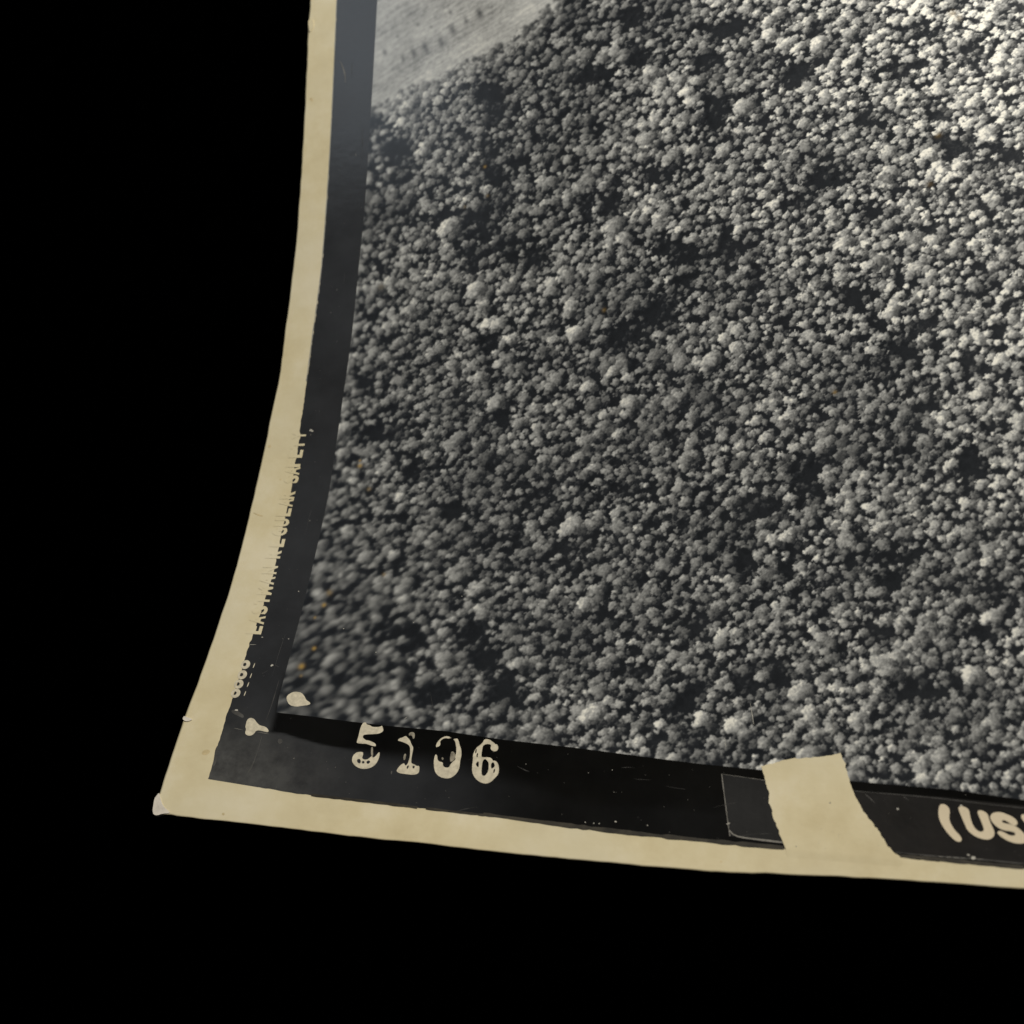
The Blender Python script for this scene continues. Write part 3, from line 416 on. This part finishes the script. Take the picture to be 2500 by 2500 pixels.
    for u, v, r in zip(rng.uniform(U0, 38, 110), rng.uniform(12, 44, 110), rng.uniform(.8, 1.4, 110)):
        if np.hypot(u - 10, v - 14) < 27: keep.append([u, v, r, rng.normal(.8, .3), 0])
    for u, v, r, a in F['BRIGHT']: keep.append([u, v - 0.45 * r, r * 0.95, a * 1.22, 1])
    # young growth along the edge of the clearing
    keep.sort(key=lambda t: -t[1] + (0.9 if t[4] == 1 else 0))
    L = np.array([-0.62, 0.42, 0.66]); L /= np.linalg.norm(L)
    for u, v, R, al, kind in keep:
        al = min(max(al, 0.16), 1.7) if kind >= 0 else al
        nb = int(min(max(4 + (R / 0.40) ** 2 * 3.2, 5), 60)) if kind >= 0 else 5
        a = rng.random(nb) * 6.2832; q = np.sqrt(rng.random(nb)) * 0.95 * (0.72 + 0.28 * np.sin(a * rng.integers(2, 5) + rng.random() * 6))
        bx = q * np.cos(a); by = q * np.sin(a); bz = np.sqrt(1 - q * q)
        tall = 0.55 + 0.35 * rng.random(); sx = rng.uniform(.85, 1.12)
        hT = R * (1.1 + 0.7 * rng.random()) if kind >= 0 else 0.15 * R
        for i in np.argsort(bz * 0.9 - by * 0.5):
            rb = R * rng.uniform(0.20, 0.36) * (0.75 + 0.35 * bz[i]) if R > 0.5 else R * rng.uniform(.36, .6)
            r = min(max(int(rb / TX + 0.5), 1), 39)
            X = u + R * bx[i] * sx; Y = v + R * (0.72 * by[i] + tall * bz[i])
            cx = int((X - U0) / TX + .5); cy = int((V1 - Y) / TX + .5)
            if cx - r < 0 or cy - r < 0 or cx + r + 1 > W or cy + r + 1 > H: continue
            m, nx, ny, nz = T[r]
            # normal: crown dome + leaf clump
            tx, ty, tz = bx[i], by[i] * 0.75 + 0.25, bz[i]
            d = (0.72 * tx + 0.5 * nx) * L[0] + (0.72 * ty + 0.5 * ny) * L[1] + (0.5 * tz + 0.5 * nz) * L[2]
            g = al * rng.uniform(0.72, 1.25)
            s = g * (0.042 + 0.055 * tz + 0.68 * np.clip(d, 0, None) ** 1.65)
            sl = (slice(cy - r, cy + r + 1), slice(cx - r, cx + r + 1))
            np.copyto(tone[sl], s.astype(np.float32), where=m)
            np.copyto(hgt[sl], (hT * (0.45 + 0.55 * bz[i]) + rb * nz).astype(np.float32), where=m)
    # shadows thrown down and to the right
    lit = np.zeros_like(hgt)
    for k in range(1, 34):
        dx = -int(round(k * 0.80)); dy = -int(round(k * 0.52))
        np.maximum(lit, shift(hgt, dx, dy) - k * TX * 0.78, out=lit)
    sh = smooth(0.0, 0.5, lit - hgt - 0.12) * (1 - 0.6 * in_poly(UU - .7, VV + 1.6, field))
    sh = gblur(sh, 0.8)
    soft = 0.55 - 0.20 * smooth(60, 105, UU)
    tone *= 1 - soft * sh
    # ragged leaf edges: small random displacement of the sampling position
    wx = (vnoise((H, W), 3.0, rng) - .5) * 4.0 + (vnoise((H, W), 1.4, rng) - .5) * 1.8; wy = (vnoise((H, W), 3.0, rng) - .5) * 4.0 + (vnoise((H, W), 1.4, rng) - .5) * 1.8
    yy, xx = np.indices((H, W)); tone = tone[np.clip(yy + np.rint(wy).astype(int), 0, H - 1), np.clip(xx + np.rint(wx).astype(int), 0, W - 1)]
    # leaf grain
    fine = vnoise((H, W), 2.1, rng) + 0.7 * vnoise((H, W), 1.3, rng)
    tone *= 0.50 + 0.59 * fine
    # the clearing
    fm = np.zeros((H, W), np.float32)
    fm[:] = in_poly(UU - 0.7 + 1.1 * (vnoise((H, W), 8, rng) - .5) + 1.2 * (n2 - .5), VV + 1.6 + 1.4 * (vnoise((H, W), 9, rng) - .5), field)
    dg = (UU * 0.42 + VV * -0.91)
    ds_ = rng.random((H, W)).astype(np.float32); st = ds_ * 0
    for k in range(-14, 15): st += shift(ds_, int(round(k * 0.9)), -int(round(k * 0.40)))
    st = gblur(st / 29, 0.7); st = (st - st.mean()) / st.std()
    streak = gblur(rng.random((H, W)).astype(np.float32), 1.2)
    st2 = vnoise((H, W), 14, rng) * 0.5 + vnoise((H, W), 45, rng) * 0.8
    bands = 0.5 + 0.5 * np.sin(dg * 0.9 + 2.0 * n1 + 1.2)
    bands += 0.9 * (gblur(gblur(rng.random((H, W)).astype(np.float32), 1.0), 1.5) - 0.5) * 3
    ftone = 0.39 + 0.10 * smooth(-0.5, -8, VV - (118 + 0.35 * (UU - 12)) ) + 0.22 * (streak - 0.5) * 2.2 + 0.11 * (st2 - 0.65) + 0.07 * bands + 0.10 * (vnoise((H, W), 5, rng) - .5) + 0.046 * st
    for x, y, rx, ry in F['TICK']:
        k = ((UU - x + 0.3 * (VV - y)) / rx) ** 2 + ((VV - y) / ry) ** 2
        ftone = ftone * (1 - 0.66 * np.exp(-0.9 * k))
    canopy_edge = (hgt > 0.03) & (fm > 0)
    fm = gblur(fm * (1 - 0.92 * canopy_edge), 1.2)
    tone = tone * (1 - fm) + ftone * fm
    tone *= gain * (1 - fm) + fm
    tone += 0.018 * vnoise((H, W), 60, rng)
    # lens softness of the old negative: sharp to the right, smeared in the lower left corner
    s1 = gblur(tone, 0.7); s2 = gblur(tone, 1.7)
    x = tone * 0
    tot = 0
    for k in range(-8, 9):
        w = 1 - abs(k) / 9.5
        x += w * shift(s1, int(round(k * 0.80)), -int(round(k * 0.60))); tot += w
    x = gblur(x / tot, 2.2)
    lm = gblur(x, 14); x = np.clip(lm + (x - lm) * 1.35, 0.02, None)
    y_ = tone * 0; tot = 0
    for k in range(-3, 4):
        w = 1 - abs(k) / 5.0
        y_ += w * shift(s2, int(round(k * 0.80)), -int(round(k * 0.60))); tot += w
    y_ /= tot
    lm = gblur(y_, 12); y_ = np.clip(lm + (y_ - lm) * 1.1, 0.02, None)
    dcorner = np.hypot(UU - 10, (VV - 14) * 0.82) + 5 * (n1 - .5)
    out = tone * 0.75 + s1 * 0.25
    w = smooth(80, 40, UU) * 0.9 * (0.6 + 0.4 * n1); out = out * (1 - w) + s1 * w
    w = smooth(26, 10, UU) * 0.9 + 0.5 * smooth(112, 126, VV) * smooth(70, 30, UU); w = np.clip(w, 0, 1); out = out * (1 - w) + s2 * w
    w = 0.85 * smooth(46, 16, dcorner); out = out * (1 - w) + y_ * w
    w = smooth(28, 5, dcorner); out = out * (1 - w) + (x * 0.9 + 0.1 * y_) * w
    # contrast recovered in the smeared part
    out = np.clip(out, 0.012, 0.95)
    stain = np.zeros_like(out)
    for x, y, r, s in F['STAIN']:
        r = r * 0.85
        d = np.hypot(UU - x, VV - y) / r
        stain = np.maximum(stain, 0.8 * s * np.exp(-0.8 * d * d))
    out += 0.012 * (rng.random(out.shape).astype(np.float32) - .5)
    out = np.clip(out, 0.012, 0.95)
    out += 0.10 * stain * (stain > .05)
    return out, stain


film_margin()

# the printed picture: grey tones carried by a fine mesh of the emulsion
def picture():
    tone, stain = forest(FEATURES)
    nu, nv = 880, 1040
    s = np.linspace(0, 1, nu); t = np.linspace(0, 1, nv)
    Sg, Tg = np.meshgrid(s, t)
    V = 12.0 + Tg * (138 - 12.0); U = IL(np.maximum(V, 14)) + Sg * (113 - IL(np.maximum(V, 14)))
    V = IB(U) + Tg * (138 - IB(U)); U = IL(V) + Sg * (113 - IL(V)); V = IB(U) + Tg * (138 - IB(U))
    def sample(a):
        x = np.clip((U - U0) / TX, 0, a.shape[1] - 1.01); y = np.clip((V1 - V) / TX, 0, a.shape[0] - 1.01)
        xi = x.astype(int); yi = y.astype(int); fx = x - xi; fy = y - yi
        return (a[yi, xi] * (1 - fx) + a[yi, xi + 1] * fx) * (1 - fy) + (a[yi + 1, xi] * (1 - fx) + a[yi + 1, xi + 1] * fx) * fy
    o = mesh_np('picture', S(U, V, 0.02), grid_faces(nv, nu), PICTURE, photo)
    attr(o, 'tone', sample(tone)); attr(o, 'stain', sample(stain))
    o['label'] = 'grey aerial view of forest canopy with a pale clearing'
picture()

# ------------------------------------------------------------------ printed numbers, marks and lettering
for ch, polys in NUMERALS:
    o = flat_part('frame_numeral', polys, PRINT_WHITE, photo, 0.032, sm=1, label='worn white printed numeral ' + ch)
    for pl in NUMERAL_HALFTONE.get(ch, []):
        flat_part('faded_print', [(pl, [])], HALF, o, 0.028, sm=1)
for pl in FIDUCIALS:
    flat_part('fiducial_mark', [(pl, [])], PRINT_WHITE, photo, 0.032, sm=1, label='small white index mark in the corner of the picture')

def glyph(ch, height, bold=0.0):
    c = bpy.data.curves.new('glyph', 'FONT'); c.body = ch; c.offset = bold; c.resolution_u = 3
    o = bpy.data.objects.new('glyph', c); C.objects.link(o)
    me = bpy.data.meshes.new_from_object(o.evaluated_get(bpy.context.evaluated_depsgraph_get()))
    v = np.array([p.co[:2] for p in me.vertices]); f = [list(p.vertices) for p in me.polygons]
    bpy.data.objects.remove(o); bpy.data.curves.remove(c); bpy.data.meshes.remove(me)
    return v / 0.72 * height, f
bpy.context.view_layer.update()
def edge_lettering():
    for ch, u, v in EDGE_TEXT:
        g, f = glyph(ch, 2.15, 0.04)
        w = g[:, 0].max() - g[:, 0].min(); k = min(1.0, 1.30 / w)
        x = (g[:, 0] - g[:, 0].min() - w / 2) * k
        P = S(u - g[:, 1], v + x, 0.03)
        me = bpy.data.meshes.new('edge_letter'); me.from_pydata(P.tolist(), [], f); me.update(); me.materials.append(PAPER)
        o = bpy.data.objects.new('edge_letter', me); C.objects.link(o); o.parent = photo
edge_lettering()
for (u, v) in EDGE_RINGS:
    a = np.linspace(0, 2 * math.pi, 18, endpoint=False)
    flat_part('edge_number', [(np.stack([u + .66 * np.cos(a), v + .70 * np.sin(a)], -1), [np.stack([u - .12 + .24 * np.cos(a), v + .26 * np.sin(a)], -1)])], PRINT_WHITE, photo, 0.03, sm=0)
for pl in EDGE_TICKS:
    flat_part('tick_mark', [(pl, [])], PRINT_WHITE, photo, 0.03, sm=1)

# ------------------------------------------------------------------ tape, label strip and torn patch
tape = flat_part('tape_piece', [(TAPE_POLY, [])], TAPE, photo, 0.024, thick=0.01, sm=0, label='small dark rectangle of tape with edge glints painted pale')
for pts, w in TAPE_GLINTS: ribbon('tape_edge_glint', pts, w, SCRATCH_AND_GLINT, tape, 0.028, taper=False, wob=0.3)  # pale ribbons paint the light caught by the tape's bevelled edge
strip = flat_part('label_strip', [(LABEL_POLY, [])], LABEL, photo, 0.024, thick=0.01, sm=0, label='black label strip with white hand lettering')
for pts, w, m in LABEL_GLINTS: ribbon('strip_edge_glint', pts, w, SCRATCH_AND_GLINT if m else SCUFF_AND_GLINT, strip, 0.028, taper=False, wob=0.35)  # highlights along the strip's edges, painted as thin lines
for pl in LABEL_LETTERS: flat_part('label_letter', [(pl, [])], LABEL_WHITE, strip, 0.031, sm=2)
flat_part('torn_patch', [(TORN_POLY, [])], PAPER, photo, 0.055, thick=0.07, sm=0, cell=0.4, offs_fn=lambda u, v: -0.012 + 0.050 * smooth(-1.5, 0.0, v - MB_(u)), label='blank cream patch with torn edges across the black margin')
for pts, w, m in FILM_EDGES_AND_SHADE: ribbon('film_edge_and_shade', pts, w, {'d': EDGE_DARK, 'p': EDGE_PALE}[m], photo, 0.024, taper=False, wob=0.2)  # film edges; the dark ribbon under the label strip paints its shadow

# ------------------------------------------------------------------ wear: corner, nicks, stains, scratches, dust
flat_part('worn_corner', [(CORNER_POLY, [])], TORN, photo, 0.10, thick=0.45, cell=0.4, sm=1, label='bruised white tip of the paper corner')
for pl in NICKS: flat_part('edge_nick', [(pl, [])], TORN, photo, 0.12, thick=0.40, sm=1, label='small white tear at the paper edge')
flat_part('edge_chip', [(CHIP_POLY, [])], PAPER, photo, 0.10, thick=0.10, sm=1)
for pl in STAINS: flat_part('stain', [(pl, [])], STAIN_M, photo, 0.01, sm=2)
for pts, w, m in SCRATCHES: ribbon('scratch', pts, w, {'s': SCRATCH_AND_GLINT, 'f': SCUFF_AND_GLINT, 'w': DUST}[m], photo, 0.04, wob=0.3)
for pl in SCUFFS: flat_part('scuff', [(pl, [])], SCUFF_AND_GLINT, photo, 0.026, sm=2)
for (u, v, r) in SPECKS:
    a = np.linspace(0, 2 * math.pi, 7, endpoint=False); q = rs.uniform(0.5, 1.2, 7) * r
    flat_part('dust_speck', [(np.stack([u + q * np.cos(a), v + 0.7 * q * np.sin(a)], -1), [])], DUST, photo, 0.045, sm=1)

# fine dust and pinholes over the black margins, too small to count
def dust():
    r = np.random.default_rng(21); V = []; F = []
    for k in range(150):
        if k % 3: u = r.uniform(14, 105); lo, hi = float(MB_(u)), float(IB(u)); v = r.uniform(lo + .3, hi - .3)
        else: v = r.uniform(14, 132); u = r.uniform(float(ML(v)) + 1.6, float(IL(v)) - .2)
        q = r.uniform(.018, .05) * (1 + 1.2 * (r.random() < .12)); a0 = r.random() * 6.28; st = r.uniform(.4, 1.0)
        n = len(V)
        for j in range(5):
            a = j * 1.2566; x = q * math.cos(a); y = q * st * math.sin(a)
            V.append((u + x * math.cos(a0) - y * math.sin(a0), v + x * math.sin(a0) + y * math.cos(a0)))
        F.append([n, n + 1, n + 2, n + 3, n + 4])
    V = np.array(V); o = mesh_np('dust', S(V[:, 0], V[:, 1], 0.042), F, SCRATCH_AND_GLINT, photo); o['kind'] = 'stuff'
dust()
# long hair-fine scratches in the margin
for k in range(14):
    r = np.random.default_rng(50 + k)
    if k < 6: v = r.uniform(20, 125); u = r.uniform(float(ML(v)) + 1.8, float(IL(v)) - .6); p2 = (u + r.normal(0, .25), v + r.uniform(2, 7))
    else: u = r.uniform(16, 96); v = r.uniform(float(MB_(u)) + .8, float(IB(u)) - 1.5); p2 = (u + r.uniform(-3, 4), v + r.normal(0, .6))
    ribbon('scratch', [(u, v), ((u + p2[0]) / 2 + r.normal(0, .12), (v + p2[1]) / 2 + r.normal(0, .12)), p2], r.uniform(.025, .05), SCUFF_AND_GLINT, photo, 0.04, wob=0.4)
